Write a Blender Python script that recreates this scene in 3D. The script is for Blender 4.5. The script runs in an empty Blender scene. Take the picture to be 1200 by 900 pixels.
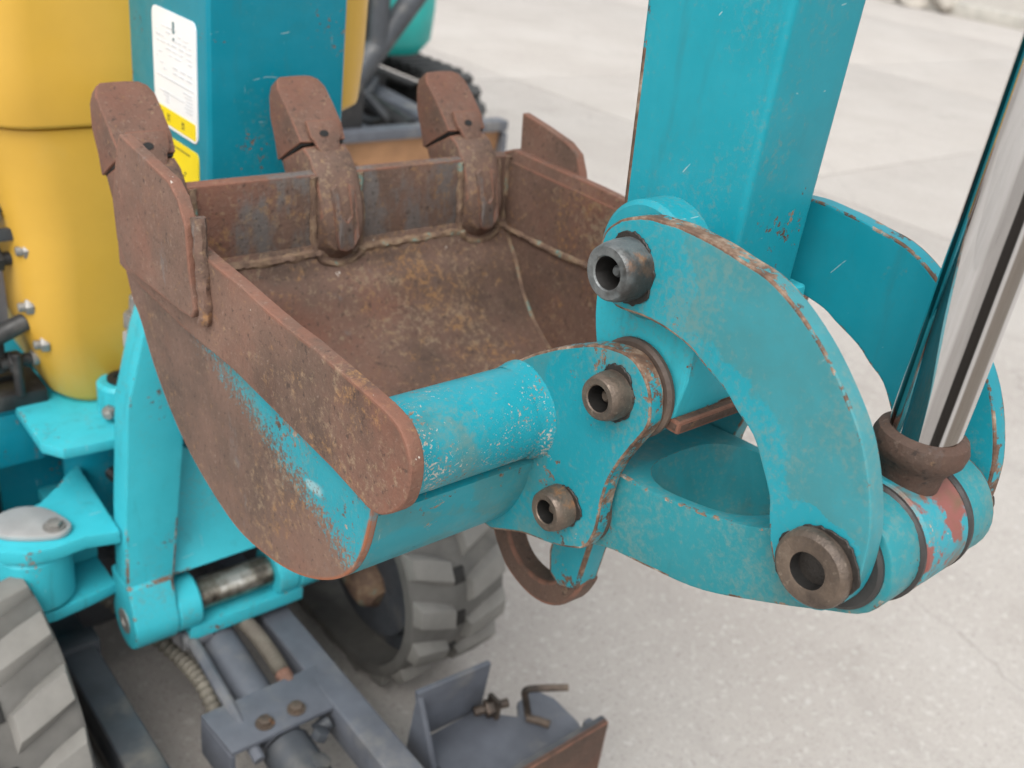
import bpy, bmesh, math, random
from mathutils import Vector, Matrix
random.seed(4)
D = bpy.data
scene = bpy.context.scene
COL = scene.collection

# ------------------------------------------------------------------ camera
cam_d = D.cameras.new('camera'); cam = D.objects.new('camera', cam_d); COL.objects.link(cam)
RIGHT = (0.763588, -0.633832, 0.123249); DOWN = (-0.215146, -0.429715, -0.876959); FWD = (0.608807, 0.643119, -0.464491); CPOS = (-0.497164, -0.355621, 1.150000)
r_, d_, f_ = Vector(RIGHT), Vector(DOWN), Vector(FWD)
cam.matrix_world = Matrix(((r_.x, -d_.x, -f_.x, CPOS[0]), (r_.y, -d_.y, -f_.y, CPOS[1]),
                           (r_.z, -d_.z, -f_.z, CPOS[2]), (0, 0, 0, 1)))
cam_d.sensor_width = 36.0; cam_d.lens = 36.0 * 1180 / 1200
cam_d.clip_start = 0.02; cam_d.clip_end = 500
cam_d.dof.use_dof = True; cam_d.dof.focus_distance = 0.60; cam_d.dof.aperture_fstop = 8.5
scene.camera = cam
try:
    scene.cycles.max_bounces = 6; scene.cycles.diffuse_bounces = 3; scene.cycles.glossy_bounces = 3
except Exception: pass

# ------------------------------------------------------------------ sky, sun, exposure
SUN_EL, SUN_AZ = math.radians(55), math.radians(236)     # azimuth clockwise from +y
w = D.worlds.new('World'); scene.world = w; w.use_nodes = True
nt = w.node_tree; nt.nodes.clear()
sky = nt.nodes.new('ShaderNodeTexSky'); sky.sky_type = 'NISHITA'; sky.sun_disc = False
sky.sun_elevation = SUN_EL; sky.sun_rotation = SUN_AZ; sky.air_density = 1.6; sky.dust_density = 4.0; sky.ozone_density = 1.0
hs = nt.nodes.new('ShaderNodeHueSaturation'); hs.inputs['Saturation'].default_value = 0.16
bg = nt.nodes.new('ShaderNodeBackground'); bg.inputs['Strength'].default_value = 0.15
wo = nt.nodes.new('ShaderNodeOutputWorld')
nt.links.new(sky.outputs[0], hs.inputs['Color']); nt.links.new(hs.outputs[0], bg.inputs['Color']); nt.links.new(bg.outputs[0], wo.inputs[0])
sl = D.lights.new('sun', 'SUN'); sl.energy = 0.85; sl.angle = math.radians(50); sl.color = (1.0, 0.965, 0.91)
so = D.objects.new('sun', sl); COL.objects.link(so)
sd = Vector((math.sin(SUN_AZ) * math.cos(SUN_EL), math.cos(SUN_AZ) * math.cos(SUN_EL), math.sin(SUN_EL)))
so.rotation_euler = sd.to_track_quat('Z', 'Y').to_euler()
vs = scene.view_settings; vs.view_transform = 'Standard'; vs.look = 'None'; vs.exposure = 0.72; vs.gamma = 1.0; vs.use_curve_mapping = False

# ------------------------------------------------------------------ materials
class M:
    def __init__(s, name):
        s.m = D.materials.new(name); s.m.use_nodes = True; s.t = s.m.node_tree
        s.b = s.t.nodes['Principled BSDF']; s.co = s.n('ShaderNodeTexCoord').outputs['Object']
    def n(s, ty, **k):
        o = s.t.nodes.new(ty)
        for a, v in k.items(): setattr(o, a, v)
        return o
    def l(s, a, b): s.t.links.new(a, b)
    def put(s, sock, v):
        if hasattr(v, 'node'): s.l(v, sock)
        else: sock.default_value = v
    def noise(s, scale, detail=4, rough=.55, vec=None, dist=0.):
        o = s.n('ShaderNodeTexNoise'); o.inputs['Scale'].default_value = scale; o.inputs['Detail'].default_value = detail
        o.inputs['Roughness'].default_value = rough; o.inputs['Distortion'].default_value = dist
        s.l(vec or s.co, o.inputs['Vector']); return o.outputs['Fac']
    def mapping(s, sc=(1, 1, 1), rot=(0, 0, 0), loc=(0, 0, 0)):
        o = s.n('ShaderNodeMapping'); o.inputs['Scale'].default_value = sc; o.inputs['Rotation'].default_value = rot
        o.inputs['Location'].default_value = loc; s.l(s.co, o.inputs['Vector']); return o.outputs[0]
    def step(s, v, a, b, lo=0., hi=1.):
        o = s.n('ShaderNodeMapRange'); o.interpolation_type = 'SMOOTHSTEP'
        o.inputs['From Min'].default_value = a; o.inputs['From Max'].default_value = b
        o.inputs['To Min'].default_value = lo; o.inputs['To Max'].default_value = hi
        s.l(v, o.inputs['Value']); return o.outputs[0]
    def math(s, op, a, b=0., c=0.):
        o = s.n('ShaderNodeMath', operation=op); s.put(o.inputs[0], a); s.put(o.inputs[1], b)
        s.put(o.inputs[2], c); return o.outputs[0]
    def mix(s, f, a, b):
        o = s.n('ShaderNodeMix', data_type='RGBA'); s.put(o.inputs[0], f)
        for sock, v in ((o.inputs[6], a), (o.inputs[7], b)):
            s.put(sock, v if hasattr(v, 'node') else (*v, 1)); 
        return o.outputs[2]
    def ramp(s, v, stops):
        o = s.n('ShaderNodeValToRGB'); e = o.color_ramp.elements
        while len(e) < len(stops): e.new(.5)
        for k, (p, c) in zip(e, stops): k.position = p; k.color = (*c, 1)
        s.l(v, o.inputs[0]); return o.outputs[0]
    def edge(s, *a):
        o = s.n('ShaderNodeAttribute', attribute_name='edge'); return o.outputs['Fac']
    def bump(s, h, strength=.3, dist=.001):
        o = s.n('ShaderNodeBump'); o.inputs['Strength'].default_value = strength; o.inputs['Distance'].default_value = dist
        s.l(h, o.inputs['Height']); s.l(o.outputs[0], s.b.inputs['Normal'])
    def fin(s, col=None, rough=None, metal=0., coat=0., spec=.5):
        if col is not None: s.put(s.b.inputs['Base Color'], col if hasattr(col, 'node') else (*col, 1))
        if rough is not None: s.put(s.b.inputs['Roughness'], rough)
        s.put(s.b.inputs['Metallic'], metal); s.b.inputs['Coat Weight'].default_value = coat
        s.b.inputs['Specular IOR Level'].default_value = spec
        return s.m

def rust_color(m, grey=.5, ochre=.4, red=.5, dark=1., gz=.5):
    k = lambda c: tuple(x * dark for x in c)
    base = m.ramp(m.noise(9, 9, .68), [(.25, k((.050, .033, .025))), (.42, k((.105, .066, .049))), (.58, k((.150, .089, .066))), (.8, k((.205, .120, .086)))])
    redm = m.step(m.noise(6, 6, .65, m.mapping(loc=(3, 1, 7))), .5 - .12 * red, .78, 0, .85)
    base = m.mix(redm, base, k((.195, .078, .050)))
    gm = m.step(m.noise(15, 8, .7, m.mapping((1, 1, gz), loc=(7, 2, 4))), .66 - .2 * grey, .76 - .2 * grey, 0, .85)
    base = m.mix(gm, base, k((.150, .137, .130)))
    om = m.step(m.math('ADD', m.math('MULTIPLY', m.noise(150, 6, .78), .72), m.math('MULTIPLY', m.noise(7, 6, .7, m.mapping(loc=(2, 9, 3))), .42)), .63 - .1 * ochre, .75 - .1 * ochre, 0, .72)
    base = m.mix(om, base, m.mix(m.step(m.noise(20, 4, .6, m.mapping(loc=(3, 3, 0))), .4, .6), k((.30, .16, .065)), k((.26, .19, .125))))
    dk = m.step(m.noise(190, 4, .7, m.mapping(loc=(1, 5, 2))), .56, .70, 0, .75)
    base = m.mix(dk, base, k((.036, .025, .021)))
    lt = m.step(m.noise(260, 4, .7, m.mapping(loc=(6, 5, 8))), .57, .72, 0, .42)
    return m.mix(lt, base, k((.30, .22, .175))), gm

def rust(name, grey=.5, ochre=.4, red=.5, edge_red=True, dark=1., gz=.5):
    m = M(name); c, gm = rust_color(m, grey, ochre, red, dark, gz)
    if edge_red:
        e = m.math('MULTIPLY', m.edge(.005, .01, .2), m.step(m.noise(40, 4), .35, .6))
        c = m.mix(m.math('MULTIPLY', e, .75), c, (.20, .088, .058))
    spk = m.step(m.noise(95, 4, .75, m.mapping((1, 1, .6), loc=(9, 9, 1))), .675, .70, 0, .8)
    c = m.mix(m.math('MULTIPLY', spk, m.step(m.noise(13, 3), .52, .6)), c, (.55, .5, .44))
    h = m.math('ADD', m.math('MULTIPLY', m.noise(60, 6, .65), .8), m.noise(260, 3, .6))
    m.bump(h, .55, .0012)
    return m.fin(c, m.math('ADD', m.math('MULTIPLY', gm, -.25), .72), m.math('MULTIPLY', gm, .25), spec=.35)

def teal_layers(m, chips=.5, edges=.5, fade=.5, c1=(.012, .248, .308), c2=(.045, .200, .222), cscale=1., pale=0., patch=None, dust=.5):
    if patch is None: patch = m.step(m.noise(10, 4, .55, m.mapping(loc=(2.3, 1.1, .4)), .6), .60 - .14 * fade, .64 - .14 * fade, 0, .85)
    base = m.mix(patch, c1, c2)
    var = m.step(m.noise(30, 6, .65), .35, .75, 0, .35)
    base = m.mix(var, base, tuple(x * 1.18 + .012 for x in c1))
    grime = m.step(m.noise(20, 7, .7, m.mapping((1, 1, .5), loc=(5, 5, 5))), .54, .82, 0, .45)
    base = m.mix(grime, base, (.035, .18, .20))
    fine = m.step(m.noise(330, 3, .7), .55, .75, 0, .22)
    base = m.mix(fine, base, (.05, .18, .19))
    dn = m.math('ADD', m.math('MULTIPLY', m.noise(210, 5, .72, m.mapping(loc=(1, 2, 9))), .6), m.math('MULTIPLY', m.noise(12, 5, .6, m.mapping((1, 1, .6), loc=(9, 1, 5))), .55))
    base = m.mix(m.step(dn, .60 - .08 * dust, .78 - .08 * dust, 0, .6), base, (.135, .22, .205))
    sm = m.step(m.noise(1, 4, .6, m.mapping((55, 55, 9), (.15, 0, 0))), .56, .72, 0, .28)
    base = m.mix(sm, base, (.03, .15, .165))
    zone = m.noise(13, 3, .5, m.mapping(loc=(8, 3, 1)))
    chip = m.step(m.math('ADD', m.math('MULTIPLY', m.noise(170 * cscale, 6, .72), .62), m.math('MULTIPLY', zone, .5)), .735 - .13 * chips, .75 - .13 * chips)
    e = m.edge()
    en = m.math('ADD', m.math('MULTIPLY', m.noise(150, 6, .72), .42), m.math('MULTIPLY', m.noise(11, 3, .55, m.mapping(loc=(3, 7, 2))), .68))
    ew = m.step(m.math('ADD', m.math('MULTIPLY', m.math('SUBTRACT', e, 1.), .45), en), .60 - .17 * edges, .63 - .17 * edges)
    ew = m.math('MULTIPLY', ew, m.step(e, .02, .12))
    p = .22 * pale
    chipc = m.ramp(m.noise(70, 6, .65, m.mapping(loc=(4, 4, 8))), [(.32 - p, (.062, .042, .033)), (.48 - p, (.14, .082, .055)), (.60 - p, (.25, .18, .13)), (.75 - p, (.46, .43, .38))])
    mask = m.math('MAXIMUM', chip, ew)
    col = m.mix(mask, base, chipc)
    s1 = m.step(m.noise(1, 2, .5, m.mapping((260, 9, 22), (0.5, 0.2, 0.3))), .75, .78, 0, .45)
    col = m.mix(s1, col, (.45, .56, .56))
    wv = m.n('ShaderNodeTexWave', wave_type='BANDS', bands_direction='DIAGONAL'); m.l(m.mapping(rot=(.4, .9, .2)), wv.inputs['Vector'])
    for k, v in (('Scale', 13.), ('Distortion', 1.1), ('Detail', 2.), ('Detail Scale', 1.6), ('Detail Roughness', .5)): wv.inputs[k].default_value = v
    s2 = m.math('MULTIPLY', m.step(wv.outputs['Fac'], .9980, .9994), m.step(m.noise(30, 4, .6, m.mapping(loc=(7, 7, 2))), .63, .67, 0, .5))
    col = m.mix(s2, col, (.42, .50, .49))
    return col, mask

def teal(name, chips=.5, edges=.5, fade=.5, rough=.42, **k):
    m = M(name); c, mask = teal_layers(m, chips, edges, fade, **k)
    h = m.math('SUBTRACT', m.math('MULTIPLY', m.noise(45, 3), .35), mask)
    m.bump(h, .35, .0008)
    rg = m.math('ADD', m.math('MULTIPLY', mask, .3), m.step(m.noise(24, 4), .3, .7, rough - .06, rough + .1))
    return m.fin(c, rg, 0., .0, .25)

def plain(name, col, rough=.5, metal=0., var=.25, vs_=30., bump=.15, dust=None, dustamt=.4, wear=None, wear_amt=.4):
    m = M(name)
    d = tuple(x * (1 - var) for x in col); e = tuple(min(1, x * (1 + var)) for x in col)
    c = m.ramp(m.noise(vs_, 6, .62), [(.3, d), (.52, col), (.75, e)])
    if dust: c = m.mix(m.step(m.noise(vs_ * .4, 5, .6, m.mapping(loc=(3, 3, 3))), .62 - .25 * dustamt, .8 - .15 * dustamt, 0, .85), c, dust)
    if wear:
        ew = m.math('MULTIPLY', m.edge(.004, .015, .13), m.step(m.noise(70, 5, .65), .56 - .2 * wear_amt, .6 - .2 * wear_amt))
        sp = m.step(m.noise(60, 5, .7, m.mapping(loc=(1, 8, 3))), .76 - .08 * wear_amt, .79 - .08 * wear_amt)
        c = m.mix(m.math('MAXIMUM', ew, sp), c, wear)
    m.bump(m.noise(vs_ * 5, 4, .6), bump, .001)
    return m.fin(c, m.step(m.noise(vs_ * 1.7, 4), .3, .7, max(0, rough - .08), min(1, rough + .1)), metal)

MAT = {}
MAT['teal'] = teal('teal_paint', .35, .5, .35)
MAT['teal_worn'] = teal('teal_paint_worn', .46, .95, .45, c1=(.012, .232, .285))
m = M('teal_paint_link'); sx = m.n('ShaderNodeSeparateXYZ'); m.l(m.co, sx.inputs[0])
def pdist(m, sx, y, z):
    a = m.math('SUBTRACT', sx.outputs['Y'], y); b = m.math('SUBTRACT', sx.outputs['Z'], z)
    return m.math('SQRT', m.math('ADD', m.math('MULTIPLY', a, a), m.math('MULTIPLY', b, b)))
pn = m.math('MULTIPLY', m.math('SUBTRACT', m.noise(26, 6, .65), .5), .045)
pa = m.step(m.math('ADD', pdist(m, sx, .0069, .9452), pn), .047, .0485, 0, .9)
pb = m.step(m.math('ADD', pdist(m, sx, -.142, .832), pn), .040, .0415, 0, .9)
pc_ = m.step(m.math('ADD', m.math('SUBTRACT', pdist(m, sx, -.05, .835), .0), pn), .088, .092, 0, 1.)
c, mask = teal_layers(m, .26, .34, .5, patch=m.math('MULTIPLY', m.math('MINIMUM', pa, pb), pc_))
m.bump(m.math('SUBTRACT', m.math('MULTIPLY', m.noise(45, 3), .35), mask), .35, .0008)
MAT['teal_link'] = m.fin(c, m.math('ADD', m.math('MULTIPLY', mask, .3), m.step(m.noise(24, 4), .3, .7, .38, .52)), 0., 0., .32)
MAT['teal_arm'] = teal('teal_paint_arm', .12, .8, .15, .36, dust=0., c1=(.009, .245, .308), c2=(.014, .232, .288))
MAT['teal_boom'] = teal('teal_paint_boom', .36, -.9, .1, .34, dust=-.6, c1=(.004, .20, .275), c2=(.006, .19, .255))
MAT['teal_cast'] = teal('teal_paint_casting', .42, .45, .5, .48, c1=(.020, .205, .238), c2=(.040, .182, .20), cscale=1.8, pale=.1, dust=.8)
MAT['teal_farlink'] = teal('teal_paint_far_link', .16, .34, .1, .4, dust=-.2, c1=(.007, .225, .285), c2=(.010, .215, .27))
MAT['teal_boss'] = teal('teal_paint_boss', .72, .6, .3, .46, cscale=1.3, pale=.35, dust=.6)
MAT['teal_tube'] = teal('teal_paint_tube', .80, .6, .1, cscale=2.6, pale=.7)
MAT['teal_bracket'] = teal('teal_paint_bracket', .30, -.15, .1, .4, dust=0., c1=(.035, .385, .46), c2=(.04, .36, .43))
MAT['rust'] = rust('rusty_steel', .12, .1, .85, True, 1.12)
MAT['rust_red'] = rust('red_brown_rust', .12, .15, .75)
MAT['rust_lip'] = rust('rusty_lip_steel', .9, .35, .5, True, 1.0, .30)
MAT['rust_tooth'] = rust('rusty_tooth_steel', .45, .5, .6, True, 1.0)
MAT['rust_in'] = rust('rusty_bucket_inside', .28, .75, .5, True, .86)
MAT['rust_dark'] = rust('dark_brown_rust', .2, .2, .2, True, .6)
m = M('ochre_weld_rust'); c = m.ramp(m.noise(45, 6, .65), [(.3, (.07, .042, .03)), (.47, (.14, .086, .058)), (.58, (.21, .14, .085)), (.64, (.10, .20, .18)), (.70, (.20, .14, .09)), (.85, (.36, .31, .24))])
m.bump(m.noise(120, 4, .6), .5, .002); MAT['weld'] = m.fin(c, .8)
# side plate: rust with a band of old paint under the wear plate
m = M('rust_over_teal_side'); rc, gm = rust_color(m, .22, .35, .3)
tc, tm = teal_layers(m, .55, .4, .3)
sp = m.n('ShaderNodeSeparateXYZ'); m.l(m.co, sp.inputs[0])
f = m.math('SUBTRACT', sp.outputs['Z'], m.math('MULTIPLY', sp.outputs['Y'], .30))
f = m.math('ADD', f, m.math('MULTIPLY', m.math('SUBTRACT', m.noise(14, 5, .6), .5), .03))
f = m.math('ADD', f, m.math('MULTIPLY', m.math('SUBTRACT', m.noise(330, 4, .8), .5), .13))
c = m.mix(m.math('MULTIPLY', m.step(f, .704, .722), m.step(sp.outputs['Z'], .815, .812)), rc, tc)
e = m.math('MULTIPLY', m.edge(.005, .01, .2), m.step(m.noise(40, 4), .3, .55)); c = m.mix(e, c, (.27, .10, .05))
m.bump(m.math('ADD', m.noise(40, 5, .6), m.noise(240, 3)), .4, .001); MAT['side'] = m.fin(c, .6, spec=.4)
def pin_steel(name, cols, orange):
    m = M(name)
    c = m.ramp(m.noise(34, 9, .72), [(.28, cols[0]), (.45, cols[1]), (.6, cols[2]), (.78, cols[3])])
    om = m.step(m.noise(24, 6, .65, m.mapping(loc=(4, 2, 6))), .60 - .1 * orange, .68 - .1 * orange, 0, .7)
    c = m.mix(om, c, (.25, .105, .034))
    sp = m.step(m.noise(240, 4, .7), .6, .72, 0, .5); c = m.mix(sp, c, (.27, .22, .17))
    gr = m.step(m.noise(15, 5, .6, m.mapping(loc=(9, 4, 1))), .53, .62, 0, .8); c = m.mix(gr, c, (.03, .024, .02))
    m.bump(m.math('ADD', m.noise(75, 5, .7), m.math('MULTIPLY', m.noise(280, 3, .6), .6)), .7, .0012)
    return m.fin(c, m.step(m.noise(40, 5, .65), .3, .7, .34, .68), m.math('SUBTRACT', .45, m.math('MULTIPLY', om, .4)))
MAT['pin'] = pin_steel('worn_pin_steel', [(.045, .034, .028), (.10, .076, .06), (.15, .112, .085), (.22, .175, .135)], .3)
MAT['pin_grey'] = pin_steel('grey_pin_steel', [(.06, .065, .065), (.12, .13, .132), (.17, .18, .18), (.26, .27, .265)], .8)
MAT['grease'] = plain('black_grease', (.022, .018, .015), .5, 0, .5, 90, .6)
MAT['hole'] = plain('dark_pin_bore', (.009, .008, .007), .6, 0, .4, 60)
MAT['seal'] = plain('brown_rubber_seal', (.075, .052, .04), .6, 0, .35, 60, .3, (.13, .09, .065), .5)
MAT['black_seal'] = plain('black_rubber_seal', (.03, .028, .027), .5, 0, .3, 60, .2)
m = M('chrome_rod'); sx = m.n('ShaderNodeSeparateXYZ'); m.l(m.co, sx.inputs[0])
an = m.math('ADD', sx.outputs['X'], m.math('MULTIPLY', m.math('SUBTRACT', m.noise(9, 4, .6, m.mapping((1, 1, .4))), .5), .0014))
refl_dark = m.math('MULTIPLY', m.step(an, -.0160, -.0154), m.step(an, -.0118, -.0127))     # dark, brown and grey reflection bands painted into the rod colour
refl_brown = m.math('MULTIPLY', m.step(an, -.0112, -.0098), m.step(an, -.0005, -.0030, 0, .85))
refl_grey = m.math('MULTIPLY', m.step(an, -.0186, -.0179), m.step(an, -.0150, -.0158, 0, .75))
cc = m.mix(refl_dark, m.mix(refl_brown, m.mix(refl_grey, (.68, .685, .695), (.40, .39, .385)), (.22, .19, .16)), (.045, .042, .04))
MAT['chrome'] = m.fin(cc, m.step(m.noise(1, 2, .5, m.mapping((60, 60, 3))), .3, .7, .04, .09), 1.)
MAT['yellow'] = plain('yellow_plastic', (.60, .352, .048), .42, 0, .05, 9, .05, (.56, .42, .16), .2)
MAT['grey'] = plain('grey_frame_paint', (.095, .103, .122), .5, 0, .22, 22, .15, (.2, .19, .175), .4, (.30, .28, .25), -.6)
MAT['dark_grey'] = plain('dark_grey_frame_paint', (.045, .05, .058), .5, 0, .25, 22, .15, (.13, .12, .105), .4)
MAT['black'] = plain('black_plastic', (.018, .018, .019), .5, 0, .3, 30, .15, (.09, .085, .08), .3)
MAT['rubber'] = plain('dusty_track_rubber', (.105, .100, .092), .8, 0, .25, 20, .35, (.18, .17, .15), .55)
MAT['lug'] = plain('dusty_lug_rubber', (.185, .177, .162), .8, 0, .2, 14, .4, (.235, .222, .198), .5)
MAT['rubber_far'] = plain('dark_track_rubber', (.05, .05, .05), .8, 0, .3, 20, .3, (.12, .115, .11), .4)
MAT['bare'] = plain('zinc_bolt', (.26, .25, .235), .45, .5, .25, 60, .2, (.25, .17, .1), .3)
MAT['cover'] = plain('zinc_cover', (.40, .40, .40), .42, .35, .12, 30, .1, (.3, .28, .25), .3)
MAT['hose'] = plain('beige_spiral_hose', (.15, .135, .108), .65, 0, .25, 40, .2, (.13, .11, .09), .4)
MAT['white'] = plain('white_label', (.75, .76, .78), .4, 0, .03, 20, .02)
MAT['label_yellow'] = plain('yellow_label', (.74, .58, .015), .4, 0, .04, 20, .02)
MAT['print'] = plain('grey_print', (.55, .57, .60), .5, 0, .1, 20, .0)
MAT['print_dark'] = plain('dark_print', (.06, .14, .16), .5, 0, .1, 20, .0)
MAT['print_black'] = plain('black_print', (.10, .09, .03), .5, 0, .1, 20, .0)
MAT['lavender'] = plain('pale_grey_panel', (.40, .41, .48), .45, 0, .06, 12, .05)
MAT['tan_blade'] = plain('rusted_blade_front', (.33, .175, .085), .6, 0, .3, 9, .2, (.2, .10, .055), .5)
MAT['teal_far'] = plain('green_teal_paint', (.012, .36, .33), .4, 0, .12, 6, .1)
MAT['leaf'] = plain('weed_leaf', (.06, .12, .03), .6, 0, .5, 12, .1)
MAT['stone'] = plain('rubble_stone', (.36, .33, .29), .85, 0, .3, 9, .4)
MAT['kerb'] = plain('kerb_concrete', (.42, .40, .36), .85, 0, .2, 6, .4)

def concrete(name, seed, k=1.):
    K = lambda *c: tuple(v * k for v in c)
    m = M(name); L = (seed * 3.1, seed * 1.7, 0)
    c = m.ramp(m.noise(1.4, 6, .6, m.mapping(loc=L)), [(.3, K(0.372, 0.342, 0.314)), (.5, K(0.402, 0.373, 0.344)), (.7, K(0.43, 0.404, 0.376))])
    c = m.mix(m.step(m.noise(9, 5, .65, m.mapping((1, .45, 1), loc=L)), .5, .72, 0, .3), c, K(0.29, 0.264, 0.245))
    c = m.mix(m.step(m.noise(60, 4, .65, m.mapping(loc=L)), .55, .66, 0, .75), c, K(0.50, 0.48, 0.45))
    c = m.mix(m.step(m.noise(110, 3, .6, m.mapping(loc=(2, seed, 1))), .60, .70, 0, .5), c, K(0.209, 0.184, 0.173))
    c = m.mix(m.step(m.noise(26, 3, .5, m.mapping(loc=(6, seed, 1))), .70, .73, 0, .65), c, K(0.490, 0.475, 0.454))
    c = m.mix(m.step(m.noise(190, 4, .75, m.mapping(loc=(3, 8, seed))), .56, .66, 0, .65), c, K(.22, .195, .175))
    c = m.mix(m.step(m.noise(2.6, 6, .65, m.mapping(loc=(seed, 4, 2))), .58, .70, 0, .28), c, K(.25, .225, .20))
    v = m.n('ShaderNodeTexVoronoi', feature='DISTANCE_TO_EDGE'); v.inputs['Scale'].default_value = .55
    nn = m.n('ShaderNodeTexNoise'); nn.inputs['Scale'].default_value = 2.2; nn.inputs['Detail'].default_value = 7
    sc = m.n('ShaderNodeVectorMath', operation='SCALE'); sc.inputs['Scale'].default_value = .7; dv = m.n('ShaderNodeVectorMath', operation='ADD')
    m.l(m.co, nn.inputs['Vector']); m.l(nn.outputs['Color'], sc.inputs[0]); m.l(m.mapping(loc=L), dv.inputs[0]); m.l(sc.outputs[0], dv.inputs[1]); m.l(dv.outputs[0], v.inputs['Vector'])
    c = m.mix(m.step(v.outputs['Distance'], .0, .0035, .35, 0), c, K(.2, .18, .165))
    m.bump(m.math('ADD', m.noise(70, 6, .7), m.noise(300, 3)), .7, .003)
    return m.fin(c, .85, spec=.3)
for i in range(3): MAT['concrete%d' % i] = concrete('worn_concrete_%d' % i, i)
MAT['concrete_light'] = concrete('pale_concrete', 5, 1.02)
MAT['joint'] = plain('dirt_joint', (.30, .275, .25), .9, 0, .3, 20, .4)

# ------------------------------------------------------------------ geometry helpers
def bev(bm, off, seg=2, ang=28):
    lay = bm.loops.layers.float.get('edge') or bm.loops.layers.float.new('edge')
    if off <= 0: return bm
    es = [e for e in bm.edges if len(e.link_faces) == 2 and e.calc_face_angle(0) > math.radians(ang)]
    if es:
        r = bmesh.ops.bevel(bm, geom=es, offset=off, segments=seg, affect='EDGES', profile=.6, clamp_overlap=True)
        for f in r['faces']:
            for l in f.loops: l[lay] = 1.
    return bm
def new(): return bmesh.new()
def merge(*bms):
    out = new()
    for b in bms:
        me = D.meshes.new('tmp'); b.to_mesh(me); out.from_mesh(me); D.meshes.remove(me); b.free()
    return out
def cr(pts, n=6, closed=False):
    P = [Vector(p) for p in pts]; out = []; N = len(P)
    for i in range(N if closed else N - 1):
        g = (lambda k: P[k % N]) if closed else (lambda k: P[max(0, min(N - 1, k))])
        a, b, c, d = g(i - 1), g(i), g(i + 1), g(i + 2)
        for k in range(n):
            t = k / n
            out.append(.5 * ((2 * b) + (c - a) * t + (2 * a - 5 * b + 4 * c - d) * t * t + (3 * b - a - 3 * c + d) * t ** 3))
    if not closed: out.append(P[-1])
    return out
def prism(pts, x0, x1, off=.0012, seg=2, axis='x', ang=28, edge=0.):
    """outline in the plane across the axis, pushed along the axis; edge = width of the worn band round the caps"""
    bm = new(); lay = bm.loops.layers.float.new('edge')
    def V(p, t):
        return {'x': (t, p[0], p[1]), 'y': (p[0], t, p[1]), 'z': (p[0], p[1], t)}[axis]
    a = [bm.verts.new(V(p, x0)) for p in pts]; b = [bm.verts.new(V(p, x1)) for p in pts]; n = len(pts)
    caps = [bm.faces.new(a), bm.faces.new(b[::-1])]
    for i in range(n): bm.faces.new((a[i], b[i], b[(i + 1) % n], a[(i + 1) % n])[::-1])
    bmesh.ops.recalc_face_normals(bm, faces=bm.faces)
    if edge:
        bmesh.ops.inset_individual(bm, faces=caps, thickness=edge, use_even_offset=False)
    bev(bm, off, seg, ang)
    if edge:
        ax = 'xyz'.index(axis); big = [f for f in bm.faces if len(f.verts) == n and abs(f.normal[ax]) > .99 and n > 8]
        inn = set(v for f in big for v in f.verts)
        for f in bm.faces:
            if f in big: continue
            for l in f.loops: l[lay] = 0. if l.vert in inn else max(l[lay], .85)
    return bm
def box(x0, x1, y0, y1, z0, z1, off=.002, seg=2):
    return prism([(y0, z0), (y1, z0), (y1, z1), (y0, z1)], x0, x1, off, seg)
def frame(d):
    d = Vector(d).normalized(); u = d.orthogonal().normalized(); return d, u, d.cross(u)
def lathe(prof, org, axis, n=40, cap=True):
    """prof: (distance along axis, radius)"""
    d, u, v = frame(axis); o = Vector(org); bm = new(); rings = []
    for t, r in prof:
        rings.append([bm.verts.new(o + d * t + (u * math.cos(a) + v * math.sin(a)) * max(r, 1e-5)) for a in [2 * math.pi * k / n for k in range(n)]])
    for A, B in zip(rings, rings[1:]):
        for k in range(n): bm.faces.new((A[k], A[(k + 1) % n], B[(k + 1) % n], B[k]))
    if cap:
        bm.faces.new(rings[0][::-1]); bm.faces.new(rings[-1])
    bmesh.ops.recalc_face_normals(bm, faces=bm.faces)
    return bm
def cyl(a, b, r, off=.001, n=40, r2=None):
    a, b = Vector(a), Vector(b); L = (b - a).length; r2 = r if r2 is None else r2
    return lathe([(0, r - off), (off, r), (L - off, r2), (L, r2 - off)], a, b - a, n)
def tube(path, r, n=10, ribs=0, ribh=.0):
    P = [Vector(p) for p in path]; bm = new(); rings = []; up = None
    for i, p in enumerate(P):
        d = (P[min(i + 1, len(P) - 1)] - P[max(i - 1, 0)]).normalized()
        if up is None: up = d.orthogonal().normalized()
        up = (up - d * up.dot(d)).normalized(); s = d.cross(up)
        rr = r + (ribh if ribs and i % ribs == 0 else 0)
        rings.append([bm.verts.new(p + (up * math.cos(a) + s * math.sin(a)) * rr) for a in [2 * math.pi * k / n for k in range(n)]])
    for A, B in zip(rings, rings[1:]):
        for k in range(n): bm.faces.new((A[k], A[(k + 1) % n], B[(k + 1) % n], B[k]))
    bm.faces.new(rings[0][::-1]); bm.faces.new(rings[-1])
    bmesh.ops.recalc_face_normals(bm, faces=bm.faces)
    return bm
def bead(a, b, r, n=60, seed=0):
    rnd = random.Random(seed); a, b = Vector(a), Vector(b); P = []
    n = max(8, int((b - a).length / .004)); bm = tube([a.lerp(b, i / n) for i in range(n + 1)], r, 8)
    for v in bm.verts: v.co += Vector((rnd.uniform(-1, 1), rnd.uniform(-1, 1), rnd.uniform(-1, 1))) * r * .16
    return bm
def hexnut(c, axis, r, h, n=6):
    d = Vector(axis).normalized(); c = Vector(c)
    return bev(lathe([(0, r), (h, r)], c, d, 6), r * .09, 2)
def jitter(bm, amp, scale, seed=0):
    from mathutils import noise as nz
    for v in bm.verts: v.co += nz.noise_vector(v.co * scale + Vector((seed, seed * 2, 0))) * amp
    return bm
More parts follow.
